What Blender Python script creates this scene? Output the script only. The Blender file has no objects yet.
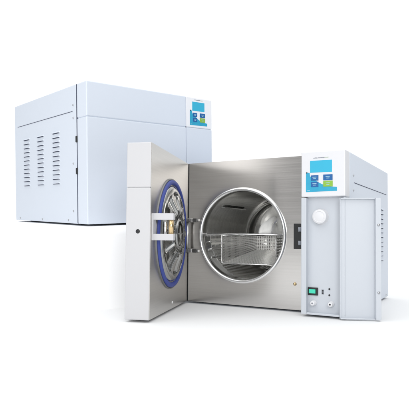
import bpy, bmesh, math, random
from mathutils import Matrix, Vector
random.seed(4)
PI = math.pi
scene = bpy.context.scene
C = scene.collection

# ------------------------------------------------------------------ camera
cd = bpy.data.cameras.new('camera'); cam = bpy.data.objects.new('camera', cd); C.objects.link(cam)
cam.location = (0, 0, 0); cam.rotation_euler = (math.radians(90), 0, 0)
cd.sensor_width = 36; cd.lens = 36*520.75/409
cd.shift_y = (212.2-204.5)/409
cd.clip_start = 0.02; cd.clip_end = 200
scene.camera = cam

# ------------------------------------------------------------------ world: white studio
w = bpy.data.worlds.new('World'); scene.world = w; w.use_nodes = True
nt = w.node_tree; nt.nodes.clear()
def N(t, tp, **kw):
    n = t.nodes.new(tp)
    for k, v in kw.items(): setattr(n, k, v)
    return n
out = N(nt, 'ShaderNodeOutputWorld'); bg = N(nt, 'ShaderNodeBackground')
tc = N(nt, 'ShaderNodeTexCoord'); sep = N(nt, 'ShaderNodeSeparateXYZ')
nt.links.new(tc.outputs['Generated'], sep.inputs[0])
def rng(src, a, b, c, d, smooth=True):
    m = N(nt, 'ShaderNodeMapRange'); m.interpolation_type = 'SMOOTHSTEP' if smooth else 'LINEAR'
    nt.links.new(src, m.inputs[0])
    for i, v in enumerate((a, b, c, d)): m.inputs[i+1].default_value = v
    return m.outputs[0]
def mth(op, a, b):
    m = N(nt, 'ShaderNodeMath', operation=op)
    for i, v in enumerate((a, b)):
        if isinstance(v, (int, float)): m.inputs[i].default_value = v
        else: nt.links.new(v, m.inputs[i])
    return m.outputs[0]
front = rng(sep.outputs['Y'], 0.54, 0.85, 0.0, 1.0)          # the white backdrop ahead
side = rng(sep.outputs['X'], -0.8, 0.85, 0.34, 0.24)         # studio behind the camera: brighter on the left
up = rng(sep.outputs['Z'], 0.30, 0.80, 0.0, 1.80)             # white ceiling
dark = mth('MAXIMUM', side, up)
mixn = N(nt, 'ShaderNodeMix'); mixn.data_type = 'FLOAT'
nt.links.new(front, mixn.inputs[0]); nt.links.new(dark, mixn.inputs[2]); mixn.inputs[3].default_value = 1.12
nt.links.new(mixn.outputs[0], bg.inputs['Strength'])
bg.inputs['Color'].default_value = (0.975, 0.99, 1.0, 1)
nt.links.new(bg.outputs[0], out.inputs[0])

# ------------------------------------------------------------------ softboxes and added lamps
def area(name, loc, target, sx, sy, power, col=(1, 1, 1)):
    l = bpy.data.lights.new(name, 'AREA'); l.shape = 'RECTANGLE'; l.size = sx; l.size_y = sy
    l.energy = power; l.color = col
    o = bpy.data.objects.new(name, l); C.objects.link(o); o.location = loc
    o.rotation_euler = (Vector(target)-Vector(loc)).to_track_quat('-Z', 'Y').to_euler()
    return o
area('steel_band_lamp', (-1.72, 0.30, 0.55), (0.10, 1.5, 0.0), 0.36, 1.6, 2.9, (1, 0.975, 0.95))  # unseen lamp added for a bright band mirrored in the steel plate
area('softbox', (-1.9, -0.7, 2.0), (0, 1.6, -0.1), 1.2, 1.2, 8.5, (1, 0.99, 0.97))
area('overhead_softbox', (-0.5, 1.5, 2.7), (-0.2, 1.8, 0), 3.2, 2.6, 4, (1, 1, 1))
area('front_softbox', (0.45, -1.3, 0.9), (-0.1, 1.6, -0.1), 0.9, 0.9, 21, (1, 0.995, 0.99))
area('chamber_fill_lamp', (-0.45, -0.30, 0.35), (0.25, 1.75, -0.1), 0.34, 0.34, 4.0, (1, 0.99, 0.98))  # unseen lamp added to throw more light into the chamber

scene.view_settings.view_transform = 'Standard'; scene.view_settings.look = 'None'
scene.view_settings.exposure = 0; scene.view_settings.gamma = 1
scene.render.engine = 'CYCLES'
scene.cycles.max_bounces = 10; scene.cycles.glossy_bounces = 8; scene.cycles.diffuse_bounces = 5

# ------------------------------------------------------------------ materials
def mat(name, col, rough=0.4, metal=0.0, **kw):
    m = bpy.data.materials.new(name); m.use_nodes = True
    t = m.node_tree; p = t.nodes['Principled BSDF']
    p.inputs['Base Color'].default_value = (*col, 1); p.inputs['Roughness'].default_value = rough
    p.inputs['Metallic'].default_value = metal
    for k, v in kw.items(): p.inputs[k].default_value = v
    return m
def noise_on(m, scale, sx=(1, 1, 1), col=None, bump=0.0, rough=None, detail=4, dist=0.001):
    t = m.node_tree; p = t.nodes['Principled BSDF']
    tcn = N(t, 'ShaderNodeTexCoord'); mp = N(t, 'ShaderNodeMapping'); mp.inputs['Scale'].default_value = sx
    ns = N(t, 'ShaderNodeTexNoise'); ns.inputs['Scale'].default_value = scale; ns.inputs['Detail'].default_value = detail
    t.links.new(tcn.outputs['Object'], mp.inputs[0]); t.links.new(mp.outputs[0], ns.inputs['Vector'])
    if col:
        r = N(t, 'ShaderNodeMix'); r.data_type = 'RGBA'
        t.links.new(ns.outputs[0], r.inputs[0]); r.inputs[6].default_value = (*col[0], 1); r.inputs[7].default_value = (*col[1], 1)
        t.links.new(r.outputs[2], p.inputs['Base Color'])
    if rough:
        r = N(t, 'ShaderNodeMapRange'); t.links.new(ns.outputs[0], r.inputs[0])
        r.inputs[1].default_value = 0.3; r.inputs[2].default_value = 0.7
        r.inputs[3].default_value = rough[0]; r.inputs[4].default_value = rough[1]
        t.links.new(r.outputs[0], p.inputs['Roughness'])
    if bump:
        b = N(t, 'ShaderNodeBump'); b.inputs['Strength'].default_value = bump; b.inputs['Distance'].default_value = dist
        t.links.new(ns.outputs[0], b.inputs['Height']); t.links.new(b.outputs[0], p.inputs['Normal'])
    return m
M = {}
M['paint'] = noise_on(mat('powder_coat', (0.645, 0.695, 0.775), 0.42), 900, (1, 1, 1), ((0.63, 0.68, 0.76), (0.66, 0.71, 0.79)), 0.10, (0.36, 0.50), dist=0.0005)
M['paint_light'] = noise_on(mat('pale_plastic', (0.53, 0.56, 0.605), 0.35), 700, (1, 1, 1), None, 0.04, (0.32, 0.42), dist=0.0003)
M['panel'] = noise_on(mat('panel_plastic', (0.68, 0.685, 0.71), 0.33), 700, (1, 1, 1), None, 0.04, (0.30, 0.40), dist=0.0003)
M['panel_bright'] = noise_on(mat('panel_plastic_white', (0.80, 0.81, 0.84), 0.33), 700, (1, 1, 1), None, 0.04, (0.30, 0.40), dist=0.0003)
M['steel'] = noise_on(mat('brushed_steel', (0.60, 0.58, 0.55), 0.3, 1.0), 6, (0.8, 60, 60), ((0.55, 0.535, 0.52), (0.67, 0.655, 0.64)), 0.02, (0.20, 0.225), 5, 0.0003)
M['steel_dark'] = noise_on(mat('door_steel', (0.5, 0.49, 0.47), 0.3, 1.0), 6, (0.8, 60, 60), ((0.50, 0.49, 0.47), (0.64, 0.625, 0.605)), 0.015, (0.28, 0.34), 5, 0.0003)
M['chamber'] = noise_on(mat('chamber_steel', (0.55, 0.54, 0.52), 0.16, 1.0), 40, (1, 6, 1), ((0.34, 0.34, 0.33), (0.62, 0.615, 0.60)), 0.22, (0.06, 0.14), 4, 0.0008)
M['chrome'] = mat('polished_steel', (0.82, 0.82, 0.81), 0.12, 1.0)
M['rim'] = mat('rim_steel', (0.88, 0.88, 0.88), 0.2, 1.0)
M['dish'] = noise_on(mat('lid_steel', (0.38, 0.38, 0.37), 0.12, 1.0), 25, (1, 1, 1), None, 0.3, (0.08, 0.2), 3, 0.002)
M['perf'] = mat('perforated_steel', (0.78, 0.775, 0.76), 0.38, 1.0)
M['wire'] = mat('wire_steel', (0.9, 0.9, 0.9), 0.18, 1.0)
M['blue'] = mat('silicone_blue', (0.032, 0.055, 0.27), 0.55)
M['black'] = mat('black_plastic', (0.012, 0.013, 0.015), 0.4)
M['gap'] = mat('gap_shade', (0.07, 0.08, 0.12), 0.8)  # dark colour standing in for shade in seams, slots and gaps
M['grey'] = mat('grey_plastic', (0.28, 0.30, 0.34), 0.45)
M['hinge'] = mat('hinge_steel', (0.20, 0.20, 0.20), 0.4, 1.0)
M['brass'] = mat('brass', (0.66, 0.50, 0.28), 0.25, 1.0)
M['bracket'] = mat('bracket_white', (0.535, 0.535, 0.55), 0.4)
M['lcd'] = mat('cyan_screen', (0.045, 0.42, 0.62), 0.25); 
M['graphic'] = noise_on(mat('cyan_print', (0.03, 0.40, 0.66), 0.35), 60, (1, 1, 1), ((0.02, 0.30, 0.50), (0.035, 0.38, 0.56)), 0)
M['btn'] = mat('blue_key', (0.012, 0.11, 0.33), 0.35)
M['btn_green'] = mat('green_key', (0.24, 0.45, 0.05), 0.35)
M['ink'] = mat('dark_print', (0.06, 0.09, 0.14), 0.5)
M['ink_green'] = mat('green_print', (0.25, 0.40, 0.18), 0.5)
M['print_white'] = mat('white_print', (0.30, 0.50, 0.62), 0.5)
M['rocker'] = mat('green_rocker', (0.05, 0.62, 0.42), 0.3)
M['rubber'] = mat('rubber', (0.06, 0.06, 0.065), 0.7)
M['screw'] = mat('screw_zinc', (0.42, 0.43, 0.45), 0.35, 1.0)
M['floor'] = mat('white_acrylic', (0.79, 0.79, 0.79), 0.6)
M['plinth'] = mat('white_gloss_board', (0.96, 0.96, 0.96), 0.6)
M['floor'].node_tree.nodes['Principled BSDF'].inputs['Specular IOR Level'].default_value = 0.2

# ------------------------------------------------------------------ mesh helpers
def join(bm, src):
    me = bpy.data.meshes.new('t'); src.to_mesh(me); src.free(); bm.from_mesh(me); bpy.data.meshes.remove(me)
def box(bm, x0, x1, y0, y1, z0, z1, bev=0.0, seg=2, mi=0):
    b = bmesh.new(); bmesh.ops.create_cube(b, size=1)
    for v in b.verts:
        v.co = Vector((x0+(v.co.x+.5)*(x1-x0), y0+(v.co.y+.5)*(y1-y0), z0+(v.co.z+.5)*(z1-z0)))
    if bev: bmesh.ops.bevel(b, geom=b.edges[:], offset=bev, segments=seg, profile=0.5, affect='EDGES')
    for f in b.faces: f.material_index = mi
    join(bm, b)
def prism(bm, pts, z0, z1, bev=0.0, seg=3):
    b = bmesh.new()
    lo = [b.verts.new((x, y, z0)) for x, y in pts]; hi = [b.verts.new((x, y, z1)) for x, y in pts]
    b.faces.new(lo[::-1]); b.faces.new(hi)
    n = len(pts)
    for i in range(n): b.faces.new((lo[i], lo[(i+1) % n], hi[(i+1) % n], hi[i]))
    bmesh.ops.recalc_face_normals(b, faces=b.faces[:])
    if bev: bmesh.ops.bevel(b, geom=b.edges[:], offset=bev, segments=seg, profile=0.5, affect='EDGES')
    join(bm, b)
def slab(bm, pts, y0, y1, bev=0.0):       # polygon given in (x, z), extruded along y
    b = bmesh.new()
    lo = [b.verts.new((x, y0, z)) for x, z in pts]; hi = [b.verts.new((x, y1, z)) for x, z in pts]
    b.faces.new(lo); b.faces.new(hi[::-1]); n = len(pts)
    for i in range(n): b.faces.new((lo[i], lo[(i+1) % n], hi[(i+1) % n], hi[i]))
    bmesh.ops.recalc_face_normals(b, faces=b.faces[:])
    if bev: bmesh.ops.bevel(b, geom=b.edges[:], offset=bev, segments=2, profile=0.5, affect='EDGES')
    join(bm, b)
def lathe(bm, prof, c, axis='y', n=48, ripple=None, smooth=True):
    b = bmesh.new(); rings = []
    for r, h in prof:
        ring = []
        if r < 1e-6:
            ring = [b.verts.new(pt(c, axis, 0, 0, h))]
        else:
            for i in range(n):
                a = 2*PI*i/n
                hh = h + (ripple(r, a) if ripple else 0)
                ring.append(b.verts.new(pt(c, axis, r, a, hh)))
        rings.append(ring)
    for k in range(len(rings)-1):
        A, B = rings[k], rings[k+1]
        for i in range(n):
            j = (i+1) % n
            q = [A[i % len(A)], A[j % len(A)], B[j % len(B)], B[i % len(B)]]
            u = []
            for v in q:
                if v not in u: u.append(v)
            if len(u) >= 3:
                try: f = b.faces.new(u); f.smooth = smooth
                except ValueError: pass
    bmesh.ops.recalc_face_normals(b, faces=b.faces[:])
    join(bm, b)
def pt(c, axis, r, a, h):
    if axis == 'y': return (c[0]+r*math.cos(a), c[1]+h, c[2]+r*math.sin(a))
    if axis == 'z': return (c[0]+r*math.cos(a), c[1]+r*math.sin(a), c[2]+h)
    return (c[0]+h, c[1]+r*math.cos(a), c[2]+r*math.sin(a))
def holed_plate(bm, x0, x1, z0, z1, cu, cz, cr, y, th):     # a plate in x-z with a round opening
    angs = [2*PI*i/128 for i in range(128)]
    for a_, c_ in ((x0, z0), (x1, z0), (x1, z1), (x0, z1)): angs.append(math.atan2(c_-cz, a_-cu) % (2*PI))
    angs = sorted(set(angs))
    def hit(a):
        c, s = math.cos(a), math.sin(a); ts = []
        if c > 1e-9: ts.append((x1-cu)/c)
        if c < -1e-9: ts.append((x0-cu)/c)
        if s > 1e-9: ts.append((z1-cz)/s)
        if s < -1e-9: ts.append((z0-cz)/s)
        t = min(ts); return cu+c*t, cz+s*t
    t1 = bmesh.new()
    inn = [t1.verts.new((cu+cr*math.cos(a), y, cz+cr*math.sin(a))) for a in angs]
    outr = [t1.verts.new((hit(a)[0], y, hit(a)[1])) for a in angs]
    fs = [t1.faces.new((inn[i], inn[(i+1) % len(angs)], outr[(i+1) % len(angs)], outr[i])) for i in range(len(angs))]
    ex = bmesh.ops.extrude_face_region(t1, geom=fs)
    bmesh.ops.translate(t1, verts=[g for g in ex['geom'] if isinstance(g, bmesh.types.BMVert)], vec=(0, th, 0))
    bmesh.ops.recalc_face_normals(t1, faces=t1.faces[:]); join(bm, t1)
def rod(bm, pts, r, n=10):
    for p, q in zip(pts[:-1], pts[1:]):
        p, q = Vector(p), Vector(q); d = q-p; L = d.length
        b = bmesh.new(); bmesh.ops.create_cone(b, cap_ends=True, segments=n, radius1=r, radius2=r, depth=L)
        mt = Matrix.Translation((p+q)/2) @ d.to_track_quat('Z', 'Y').to_matrix().to_4x4()
        bmesh.ops.transform(b, matrix=mt, verts=b.verts)
        for f in b.faces: f.smooth = len(f.verts) == 4
        join(bm, b)
    for p in pts:
        b = bmesh.new(); bmesh.ops.create_uvsphere(b, u_segments=n, v_segments=6, radius=r)
        bmesh.ops.translate(b, verts=b.verts, vec=p)
        for f in b.faces: f.smooth = True
        join(bm, b)
def obj(name, bm, mats, parent=None, off=(0, 0, 0)):
    me = bpy.data.meshes.new(name)
    bmesh.ops.translate(bm, verts=bm.verts, vec=(-off[0], -off[1], -off[2]))
    bm.to_mesh(me); bm.free()
    for m in (mats if isinstance(mats, (list, tuple)) else [mats]): me.materials.append(m)
    o = bpy.data.objects.new(name, me); C.objects.link(o)
    if parent: o.parent = parent
    return o

# ------------------------------------------------------------------ unit frames (front-left corner, heading, tilts)
UNITS = {
 'A': dict(o=(-0.3439, 1.5327, -0.0362), th=0.7069, a=0.0136, b=-0.0186, W=0.489, D=0.5626, H=0.4226, S=0.3746, seam=0.319),
 'B': dict(o=(-0.0839, 1.5329, -0.2675), th=-0.5183, a=-0.0434, b=-0.0127, W=0.4973, D=0.5614, H=0.42, S=0.3829, seam=0.301),
}
T = 0.0628; FEET = 0.006
def frame(u):
    return Matrix.Translation(u['o']) @ Matrix.Rotation(u['th'], 4, 'Z') @ Matrix.Rotation(u['b'], 4, 'Y') @ Matrix.Rotation(u['a'], 4, 'X')
def thing(name, mtx, label, cat, group=None):
    e = bpy.data.objects.new(name, None); C.objects.link(e); e.empty_display_size = 0.05
    e.matrix_world = mtx; e['label'] = label; e['category'] = cat
    if group: e['group'] = group
    return e

def bm_(): return bmesh.new()
def screw(parent, x, y, z, axis, sgn, off, r=0.0033, m='screw', h=0.0016):
    b = bm_(); lathe(b, [(0, h*sgn), (r*.6, h*sgn), (r, h*.4*sgn), (r, -0.0005*sgn)], (x, y, z), axis, 16)
    return obj('screw', b, M[m], parent, off)

def vents(root, off, side_u, sgn):
    for vc in (0.2077, 0.3300, 0.4505):
        b = bm_()
        for k in range(12):
            z = 0.2885-0.0148*k; x = side_u
            y0, y1 = vc-0.0245, vc+0.0245
            # hood: pressed lip, open below
            d = 0.0042*sgn
            vs = [(x, y0-.002, z+.0058), (x, y1+.002, z+.0058), (x+d, y1, z+.0004), (x+d, y0, z+.0004)]
            t = bmesh.new(); q = [t.verts.new(v) for v in vs]; f = t.faces.new(q)
            lo = [t.verts.new((x, y0-.002, z-.0002)), t.verts.new((x, y1+.002, z-.0002))]
            t.faces.new((q[0], q[3], lo[0])); t.faces.new((q[1], lo[1], q[2]))
            bmesh.ops.recalc_face_normals(t, faces=t.faces[:]); join(b, t)
            box(b, min(x-.0002*sgn, x+.0006*sgn), max(x-.0002*sgn, x+.0006*sgn), y0, y1, z-0.0018, z+.0030, mi=1)  # dark strip painted in for the shaded opening under the hood
        obj('louvre_vent', b, [M['paint'], M['gap']], root, off)

def housing(root, u, off):
    W, D, H, S = u['W'], u['D'], u['H'], u['S']
    b = bm_(); v1 = 0.0466
    prism(b, [(0, T+.0014), (S+.0012, T+.0014), (S+.0012, v1), (W, v1), (W, D), (0, D)], 0, H, 0.0022, 2)
    # open the front, so that the chamber can sit in the shell
    kill = [f for f in b.faces if f.normal.y < -0.99 and f.calc_center_median().x < S]
    bmesh.ops.delete(b, geom=kill, context='FACES')
    obj('housing', b, M['paint'], root, off)
    # lower edge of the wrap-over lid on each side
    for x0, x1 in ((-0.0007, 0.0003), (W-0.0003, W+0.0007)):
        b = bm_(); box(b, x0, x1, 0.0893, 0.532, 0.3425, 0.3442)  # thin dark strip set proud, its colour replaces the shade of a groove
        obj('lid_seam', b, M['gap'], root, off)
    vents(root, off, 0, -1); vents(root, off, W, 1)
    for (vv, zz) in ((0.0845, 0.362), (0.0845, 0.3227), (0.087, 0.184), (0.0895, 0.0386), (0.124, 0.0101), (0.3214, 0.0085), (0.5184, 0.0085)):
        screw(root, 0, vv, zz, 'x', -1, off); screw(root, W, vv, zz, 'x', 1, off)
    for x in (0.05, W-0.05):
        for y in (0.11, D-0.05):
            b = bm_(); lathe(b, [(0, -FEET), (0.013, -FEET), (0.015, 0.001), (0, 0.001)], (x, y, 0), 'z', 24); obj('foot', b, M['rubber'], root, off)

def keypad(panel, off, du, dz, sx=1.0):
    X = lambda x: 0.381+du+(x-0.381)*sx
    b = bm_(); box(b, X(.4066), X(.4640), -0.0006, 0.001, .3645+dz, .3955+dz, .0004, 1)
    scr = obj('screen', b, M['lcd'], panel, off)
    b = bm_()
    curve = [(.3958, .3147), (.4767, .3158), (.4767, .3256)]
    for i in range(9):
        t = i/8; curve.append((.4700-(.4700-.4066)*t, .3262+.0295*t**1.9))
    curve += [(.4056, .3645), (.3958, .3655)]
    slab(b, [(X(x), z+dz) for x, z in curve], -0.0004, 0.001)
    obj('printed_swoosh', b, M['graphic'], panel, off)
    for (x0, x1, z0, z1, m) in ((.4092, .4290, .3438, .3576, 'btn'), (.4416, .4655, .3437, .3583, 'btn'),
                                (.4092, .4290, .3272, .3407, 'btn'), (.4416, .4658, .3272, .3420, 'btn_green')):
        b = bm_(); box(b, X(x0), X(x1), -0.0013, 0.001, z0+dz, z1+dz, .0005, 2)
        # little printed caption lines on the key
        for r_ in range(2):
            zc = z0+dz+(z1-z0)*(.64-.28*r_); xm = (x0+x1)/2
            box(b, X(xm-.0055+.002*r_), X(xm+.0050-.001*r_), -0.0015, -.0008, zc-.0008, zc+.0008, mi=1)
        obj('key', b, [M[m], M['print_white']], panel, off)
    b = bm_(); lathe(b, [(0, -.0012), (.0016, -.0012), (.0020, .0005)], (X(.3980), 0, .3648+dz), 'y', 16)
    obj('indicator', b, M['black'], panel, off)
    # tiny line of lettering above the screen (too small to read in the photograph)
    b = bm_(); x = .4160; rr = random.Random(2)
    while x < .4540:
        wd = rr.uniform(.0012, .0022); hh = rr.choice((.0017, .0021, .0025)); mi = 1 if x > .4440 else 0
        box(b, X(x), X(x+wd*.45), -0.0004, .001, .4010+dz, .4010+dz+hh, mi=mi)
        box(b, X(x), X(x+wd), -0.00045, .001, .4010+dz+hh*.45, .4010+dz+hh*.45+.0005, mi=mi)
        x += wd+.0006
    obj('lettering', b, [M['ink'], M['ink_green']], panel, off)
    b = bm_()
    for k in range(3): box(b, X(.3995+.0024*k), X(.4011+.0024*k), -.0006, .001, .3178+dz, .3196+dz)
    obj('lettering', b, M['print_white'], panel, off)

def panel_cap(root, u, off, lower):
    W, H, S, sm = u['W'], u['H'], u['S'], u['seam']
    b = bm_()
    box(b, S+.002, W-.002, 0.004, 0.0440, 0.004, H-.004)
    if lower: box(b, S, W, 0, 0.0450, 0, sm-.0006, 0.0028, 3)
    return obj('control_panel', b, M['paint'], root, off)

# ================================================================== UNIT A : closed
u = UNITS['A']; W, D, H, S, sm = (u[k] for k in ('W', 'D', 'H', 'S', 'seam'))
off = (W/2, D/2, 0)
A = thing('autoclave', frame(u) @ Matrix.Translation(off), 'closed white tabletop autoclave at the back left, door shut, louvred side showing', 'autoclave', 'two white tabletop autoclaves')
housing(A, u, off)
b = bm_()
box(b, 0, S-.0010, 0, T-.0020, sm+.0006, H, .0035, 4)
box(b, 0, S-.0010, 0, T-.0020, 0, sm-.0006, .0035, 4)
box(b, .003, S-.004, .003, T-.003, .003, H-.003)
doorA = obj('door', b, M['paint'], A, off)
b = bm_(); box(b, .0005, S-.002, T-.0055, T+.0030, .003, H-.0012); obj('door_gap_strip', b, M['gap'], A, off)  # dark filler strip, the shade between door and body as colour
b = bm_(); box(b, S-.0014, S+.0006, .0030, .045, .003, H-.0012); obj('door_gap', b, M['gap'], A, off)
for z in (0.2563, 0.1600):
    b = bm_(); box(b, -.0030, .003, T-.0052, T+.0045, z-.0095, z+.0095, .0015, 2); obj('hinge', b, M['black'], A, off)
pc = panel_cap(A, u, off, True)
b = bm_(); box(b, S, W, 0, 0.0450, sm+.0010, H, 0.0028, 3); kp = obj('keypad_housing', b, M['panel_bright'], pc, off)
keypad(pc, off, -.0060, .0125, 0.96)

# ================================================================== UNIT B : open
u = UNITS['B']; W, D, H, S, sm = (u[k] for k in ('W', 'D', 'H', 'S', 'seam'))
off = (W/2, D/2, 0)
MB_ = frame(u) @ Matrix.Translation(off)
B = thing('autoclave', MB_, 'open white tabletop autoclave at the front right, steel face and round chamber exposed', 'autoclave', 'two white tabletop autoclaves')
housing(B, u, off)
CU, CZ, CR = 0.181, 0.2013, 0.129
# steel front plate with round opening
b = bm_(); holed_plate(b, 0, S, 0, H, CU, CZ, CR+.002, T-.0004, .0014)
plate = obj('front_plate', b, M['steel'], B, off)
screw(plate, .3441, T-.0004, .0702, 'y', -1, off, .0045, 'brass', .004)
# rim, chamber
b = bm_(); prof = []
for i in range(13):
    a = PI*i/12; prof.append((CR+.0050-.0060*math.cos(a)*-1 if False else CR+.0045+.0058*math.cos(PI-a), -.0085*math.sin(a)))
lathe(b, prof + [(CR+.0103, .004)], (CU, T-.0006, CZ), 'y', 128)
rim = obj('chamber_rim', b, M['rim'], B, off)
b = bm_()
L = .355
prof = [(CR-.0008, -.002), (CR-.0010, .018), (CR-.004, .0205), (CR-.004, L-.055), (CR-.0105, L-.051), (CR-.0115, L-.047), (CR-.0105, L-.043), (CR-.005, L-.040), (CR-.005, L-.034), (CR-.008, L-.031), (CR-.008, L-.026), (CR-.005, L-.023), (CR-.006, L-.02)]
for i in range(1, 13):
    a = i/12*PI/2; prof.append(((CR-.006)*math.cos(a)*1.0, L-.02+.042*math.sin(a)))
lathe(b, prof, (CU, T, CZ), 'y', 96)
obj('chamber', b, M['chamber'], B, off)
# rack rails on the chamber wall
b = bm_()
hw = math.sqrt((CR-.004)**2-(.2045-CZ)**2)
rod(b, [(CU-hw+.001, T+.016, .2045), (CU+hw-.001, T+.016, .2045)], .0022)
rod(b, [(CU-hw+.004, T+.016, .2045), (CU-hw+.004, T+.30, .2045)], .0020)
rod(b, [(CU+hw-.004, T+.016, .2045), (CU+hw-.004, T+.30, .2045)], .0020)
for zz in (.182, .160, .138):
    h2 = math.sqrt((CR-.004)**2-(zz-CZ)**2)
    for sg in (-1, 1): box(b, min(CU+sg*(h2-.001), CU+sg*(h2-.009)), max(CU+sg*(h2-.001), CU+sg*(h2-.009)), T+.02, T+.29, zz-.0012, zz+.0012, .0004, 1)
for zz in (.286,):
    h2 = math.sqrt((CR-.004)**2-(zz-CZ)**2)
    box(b, CU-h2+.001, CU-h2+.012, T+.05, T+.20, zz-.0015, zz+.0015)
obj('rack_rail', b, M['wire'], B, off)
# latch slot and hinge brackets on the plate
b = bm_(); box(b, .3405, S-.002, T-.0022, T+.0004, .1655, .2350, .0006, 1)
sl = obj('latch_slot', b, M['black'], B, off)
for zz in (.182, .219):
    b = bm_(); lathe(b, [(0, -.006), (.0045, -.006), (.0045, .006), (0, .006)], (.3590, T-.0050, zz), 'z', 20); obj('roller', b, M['grey'], sl, off)
for zz in (.2455, .1530):
    b = bm_()
    box(b, .0060, .0200, T-.0095, T+.0002, zz-.0060, zz+.0060, .0015, 2, mi=1)
    box(b, .0205, .0345, T-.0070, T+.0002, zz-.0058, zz+.0058, .001, 2, mi=0)
    box(b, .0350, .0410, T-.0050, T+.0002, zz-.0035, zz+.0035, .001, 1, mi=1)
    lathe(b, [(0, -.0065), (.0048, -.0065), (.0048, .0065), (0, .0065)], (.0015, T-.0080, zz), 'z', 20)
    obj('hinge', b, [M['hinge'], M['perf']], B, off)
b = bm_(); box(b, -.0015, .0025, T-.0012, T+.0012, .001, H-.001); obj('door_gap', b, M['black'], B, off)

# ---- control panel
b = bm_()
box(b, S, .3962, 0, .0450, 0, sm-.0006, .0015, 2)                 # upright strip left of the service bay
box(b, .3955, W-.0012, .0180, .0445, 0.001, sm+.002)              # bay floor
box(b, .3955, W, .0030, .0445, 0, .0050, .0010, 2)                # bottom lip
box(b, W-.0050, W, .0020, .0440, .0045, sm-.0006, .0008, 2)
pc = obj('control_panel', b, M['paint_light'], B, off)
b = bm_(); box(b, S, W, 0, 0.0450, sm+.0010, H, 0.0028, 3); kp = obj('keypad_housing', b, M['panel'], pc, off)
keypad(pc, off, 0, 0)
def FX(x): return x-.0088
VB = .0180
b = bm_(); lathe(b, [(0, -.0150), (.0168, -.0150), (.0185, -.0138), (.0188, -.0120), (.0190, -.001), (.0215, .0003), (.0215, .001)], (FX(.4383), VB, .2513), 'y', 64)
kn = obj('knob', b, M['panel'], pc, off)
b = bm_(); lathe(b, [(.0128, -.0150), (.0132, -.0156), (.0150, -.0156), (.0154, -.0150)], (FX(.4383), VB, .2513), 'y', 64); obj('knob_ring', b, M['panel'], kn, off)
b = bm_(); box(b, FX(.4045), FX(.4315), VB-.0035, VB+.001, .0485, .0685, .0010, 2)
sw = obj('power_switch', b, M['black'], pc, off)
b = bm_(); slab(b, [(FX(.4085), .0535), (FX(.4258), .0535), (FX(.4258), .0640), (FX(.4085), .0640)], VB-.0062, VB-.003, .0006); obj('rocker', b, M['rocker'], sw, off)
b = bm_(); box(b, FX(.4405), FX(.4468), VB-.0006, VB+.001, .0520, .0645, .0004, 1)
box(b, FX(.4418), FX(.4456), VB-.0012, VB+.001, .0595, .0630, mi=1); box(b, FX(.4418), FX(.4456), VB-.0012, VB+.001, .0535, .0570, mi=1)
obj('socket', b, [M['grey'], M['black']], pc, off)
for zz in (.0665, .0510):
    b = bm_(); lathe(b, [(0, -.0020), (.0018, -.0020), (.0024, -.0008), (.0024, .0005)], (FX(.4609), VB, zz), 'y', 20); obj('indicator', b, M['black'], pc, off)
for xx, hole in ((.4205, 'grey'), (.4665, 'black')):
    b = bm_(); lathe(b, [(0.0022, -.0150), (.0050, -.0156), (.0062, -.0142), (.0062, -.0060), (.0072, -.0055), (.0076, -.001), (.0076, .0008)], (FX(xx), VB, .0290), 'y', 32)
    va = obj('drain_valve', b, M['panel'], pc, off)
    b = bm_(); lathe(b, [(0, -.0146), (.0024, -.0146), (.0024, -.004)], (FX(xx), VB, .0290), 'y', 16); obj('valve_bore', b, M[hole], va, off)

# ---- service door, swung open on its right-hand hinge
ANG = 0.47; HU = .4840
Rs = Matrix.Translation((HU-off[0], -.0030-off[1], 0)) @ Matrix.Rotation(ANG, 4, 'Z')
FZ0, FZ1, FW = -.0030, .2970, .0985
b = bm_()
box(b, 0, FW, 0.0, .0014, FZ0+.0002, FZ1-.0002)                            # sheet; inner face towards the camera (-y)
box(b, 0.001, FW-.0135, -.0080, .0016, FZ1-.0026, FZ1, .0006, 2)                        # top flange
box(b, 0.001, FW-.0135, -.0080, .0016, FZ0, FZ0+.0030, .0006, 2)                # bottom flange
box(b, FW-.0130, FW, -.0140, .0018, FZ0, FZ1+.0004, .0012, 2)              # return lip
box(b, 0.0002, .0022, -.0030, .0010, FZ0+.003, FZ1-.0030, .0005, 2)

sd = obj('service_door', b, M['paint_light'], B); sd.matrix_local = Rs
for zz in (.2300, .0640):
    bb = bm_(); lathe(bb, [(0, -.0120), (.0022, -.0125), (.0034, -.0108), (.0034, -.0100)], (FW-.0065, -.0035, zz), 'y', 20); obj('screw', bb, M['screw'], sd)

# ---- main door, swung open on its left-hand hinge.  local: x along the door, y = -thickness, z up
DA = 1.2534; DT = .0616
Rd = Matrix.Translation((0-off[0], T-off[1], 0)) @ Matrix.Rotation(-DA, 4, 'Z')
DS = .3809; dsm = .3120
b = bm_()
sec = [(.0015, -DT), (DS, -DT), (DS, -.0012), (DS-.010, -.0012), (DS-.010, -.034), (.012, -.034), (.012, -.0012), (.0015, -.0012)]
prism(b, sec, dsm+.0006, H, .0022, 3)
prism(b, sec, 0, dsm-.0006, .0022, 3)
box(b, .010, DS-.008, -.036, -.0014, H-.010, H-.0008); box(b, .010, DS-.008, -.036, -.0014, .0008, .010)
box(b, .004, DS-.0025, -DT+.002, -.036, .003, H-.003)
box(b, DS-.0090, DS-.0025, -.0358, -.0030, .0035, H-.0035)
dr = obj('door', b, M['bracket'], B); dr.matrix_local = Rd
dr['label'] = 'thick white door swung wide open'
dr.data.materials[0] = M['bracket']
LA, LZ = .197, .2040
b = bm_(); holed_plate(b, .0030, DS-.0008, .0012, H-.0012, LA, LZ, .1330, -.0014, .0014); obj('inner_plate', b, M['steel_dark'], dr)
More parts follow.
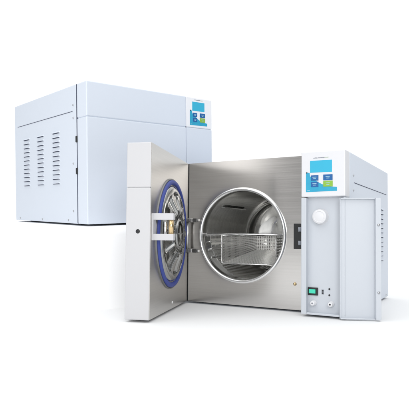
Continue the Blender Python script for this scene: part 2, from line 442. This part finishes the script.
b = bm_(); lathe(b, [(.1475, -.001), (.1475, .003), (.1462, .0040), (.1440, .0040), (.1430, .001)], (LA, 0, LZ), 'y', 96); obj('lid_ring', b, M['hinge'], dr)
b = bm_()
prof = [(.1435, .001), (.1435, .0060), (.1418, .0088), (.1385, .0096), (.1345, .0094), (.1315, .0075), (.1302, .0040)]
lathe(b, prof, (LA, 0, LZ), 'y', 128); obj('gasket', b, M['blue'], dr)
b = bm_()
prof = [(.1306, .0045), (.1285, .0030), (.1262, .0062), (.1200, .0105), (.1120, .0125), (.1040, .0095), (.0940, .0110), (.0800, .0160), (.0650, .0215), (.0520, .0250), (.0480, .0220), (.0400, .0220), (.0360, .0265), (.0220, .0300), (0, .0310)]
# densify
pp = []
for (r0, h0), (r1, h1) in zip(prof[:-1], prof[1:]):
    for k in range(3): pp.append((r0+(r1-r0)*k/3, h0+(h1-h0)*k/3))
pp.append(prof[-1])
def rip(r, a):
    wgt = max(0, min(1, (r-.050)/.012))*max(0, min(1, (.112-r)/.010))
    s = math.cos(10*a); return .0062*wgt*(max(-.6, min(.6, s*1.6)))
lathe(b, pp, (LA, 0, LZ), 'y', 192, rip); obj('pressure_lid', b, M['dish'], dr)
# latch bracket
b = bm_()
for zz in (.2435, .1950): box(b, DS-.030, DS-.012, -.001, .0520, zz-.0078, zz+.0078, .0015, 2)
box(b, DS-.032, DS-.010, -.001, .003, .1872, .2513, .001, 2)
lb = obj('latch_bracket', b, M['bracket'], dr)
b = bm_(); rod(b, [(DS-.021, .0440, .1950), (DS-.021, .0440, .2435)], .0062, 20); obj('latch_pin', b, M['brass'], lb)
b = bm_(); rod(b, [(DS-.021, .0300, .1950), (DS-.021, .0300, .2435)], .0035, 16); obj('guide_pin', b, M['chrome'], lb)
b = bm_(); lathe(b, [(0, .0007), (.0040, .0007), (.0052, .0003), (.0052, -.0006)], (DS, -.0315, .2080), 'x', 24); obj('lock_hole', b, M['black'], dr)
b = bm_(); lathe(b, [(0, .002), (.0030, .0016), (.0036, 0)], (.176, 0, .0175), 'y', 16); obj('screw', b, M['wire'], dr)
for zz in (.2455, .1530):
    b = bm_(); box(b, .0030, .0300, -.001, .0110, zz-.0048, zz+.0048, .0012, 2); obj('hinge_arm', b, M['hinge'], dr)

b = bm_(); rod(b, [(.0190, .0032, .1560), (.0190, .0032, .2425)], .0028, 16); obj('hinge_rod', b, M['perf'], dr)

# ================================================================== perforated basket in the chamber
bu0, bu1, bv0, bv1, bz0, bz1 = .0925, .2695, .110, .375, .1160, .2015
boff = ((bu0+bu1)/2, (bv0+bv1)/2, bz0)
K = thing('wire_basket', frame(u) @ Matrix.Translation(boff), 'perforated stainless steel instrument basket inside the round chamber', 'basket')
def perf(o, eu, ev, lu, lv, nrm, pitch=.0084, hole=.34):
    o, eu, ev = Vector(o), Vector(eu), Vector(ev)
    nu, nv = max(1, round(lu/pitch)), max(1, round(lv/pitch)); pu, pv = lu/nu, lv/nv
    b = bmesh.new(); grid = {}
    def g(i, j):
        if (i, j) not in grid: grid[(i, j)] = b.verts.new(o+eu*(pu*i/2)+ev*(pv*j/2))
        return grid[(i, j)]
    for i in range(nu):
        for j in range(nv):
            ring = [(0, 0), (1, 0), (2, 0), (2, 1), (2, 2), (1, 2), (0, 2), (0, 1)]
            ov = [g(2*i+a, 2*j+c) for a, c in ring]
            iv = []
            for a, c in ring:
                d = Vector((a-1, c-1)); d = d.normalized()*hole
                iv.append(b.verts.new(o+eu*(pu*(i+.5+d.x))+ev*(pv*(j+.5+d.y))))
            for k in range(8):
                k2 = (k+1) % 8; b.faces.new((ov[k], ov[k2], iv[k2], iv[k]))
    n = Vector(nrm)*.0007
    bmesh.ops.recalc_face_normals(b, faces=b.faces[:])
    ex = bmesh.ops.extrude_face_region(b, geom=b.faces[:])
    bmesh.ops.translate(b, verts=[q for q in ex['geom'] if isinstance(q, bmesh.types.BMVert)], vec=n)
    bmesh.ops.recalc_face_normals(b, faces=b.faces[:])
    return b
KT = .036                                                        # the tray floor rises towards the back
def taper(bm):
    for v in bm.verts:
        f = (v.co.y-bv0)/(bv1-bv0); v.co.z = bz1-(bz1-v.co.z)*(1-KT*f/(bz1-bz0))
    return bm
obj('side_panel', taper(perf((bu0, bv0, bz0), (0, 1, 0), (0, 0, 1), bv1-bv0, bz1-bz0, (-1, 0, 0))), M['perf'], K, boff)
obj('side_panel', taper(perf((bu1, bv0, bz0), (0, 1, 0), (0, 0, 1), bv1-bv0, bz1-bz0, (1, 0, 0))), M['perf'], K, boff)
obj('back_panel', taper(perf((bu0, bv1, bz0), (1, 0, 0), (0, 0, 1), bu1-bu0, bz1-bz0, (0, 1, 0))), M['perf'], K, boff)
obj('floor_panel', taper(perf((bu0, bv0, bz0), (1, 0, 0), (0, 1, 0), bu1-bu0, bv1-bv0, (0, 0, -1))), M['perf'], K, boff)
b = bm_(); r = .0018
rod(b, [(bu0, bv0, bz1), (bu0, bv0, bz0+.006), (bu0+.002, bv0, bz0+.002), (bu0+.006, bv0, bz0), (bu1-.006, bv0, bz0), (bu1, bv0, bz0+.006), (bu1, bv0, bz1)], r)
rod(b, [(bu0, bv0, bz1), (bu0, bv1, bz1), (bu1, bv1, bz1), (bu1, bv0, bz1)], r)
obj('frame', b, M['wire'], K, boff)

# ================================================================== white table surface and the block that carries the closed unit
mb = frame(UNITS['B'])
b = bm_(); n = 24; R = 9
vs = [[b.verts.new((-R+2*R*i/n, -R+2*R*j/n, 0)) for j in range(n+1)] for i in range(n+1)]
for i in range(n):
    for j in range(n): b.faces.new((vs[i][j], vs[i+1][j], vs[i+1][j+1], vs[i][j+1]))
fl = obj('ground', b, M['floor']); fl.matrix_world = mb @ Matrix.Translation((0, 0, -FEET)); fl['kind'] = 'structure'
ua = UNITS['A']
b = bm_()
t = bmesh.new()
top = [(-.06, -.05), (ua['W']+.010, -.05), (ua['W']+.010, ua['D']+.08), (-.06, ua['D']+.08)]
bot = [(-.30, -.17), (ua['W']+.012, -.17), (ua['W']+.012, ua['D']+.30), (-.30, ua['D']+.30)]
tv = [t.verts.new((x, y, -FEET)) for x, y in top]; bv = [t.verts.new((x, y, -.34)) for x, y in bot]
t.faces.new(tv); t.faces.new(bv[::-1])
for k in range(4): t.faces.new((bv[k], bv[(k+1) % 4], tv[(k+1) % 4], tv[k]))
bmesh.ops.recalc_face_normals(t, faces=t.faces[:])
bmesh.ops.bevel(t, geom=t.edges[:], offset=.025, segments=6, profile=0.5, affect='EDGES')
for f in t.faces: f.smooth = True
join(b, t)
pl = obj('display_plinth', b, M['plinth']); pl.matrix_world = frame(ua)
pl['label'] = 'plain white display block under the closed autoclave, blending into the white backdrop'; pl['category'] = 'plinth'
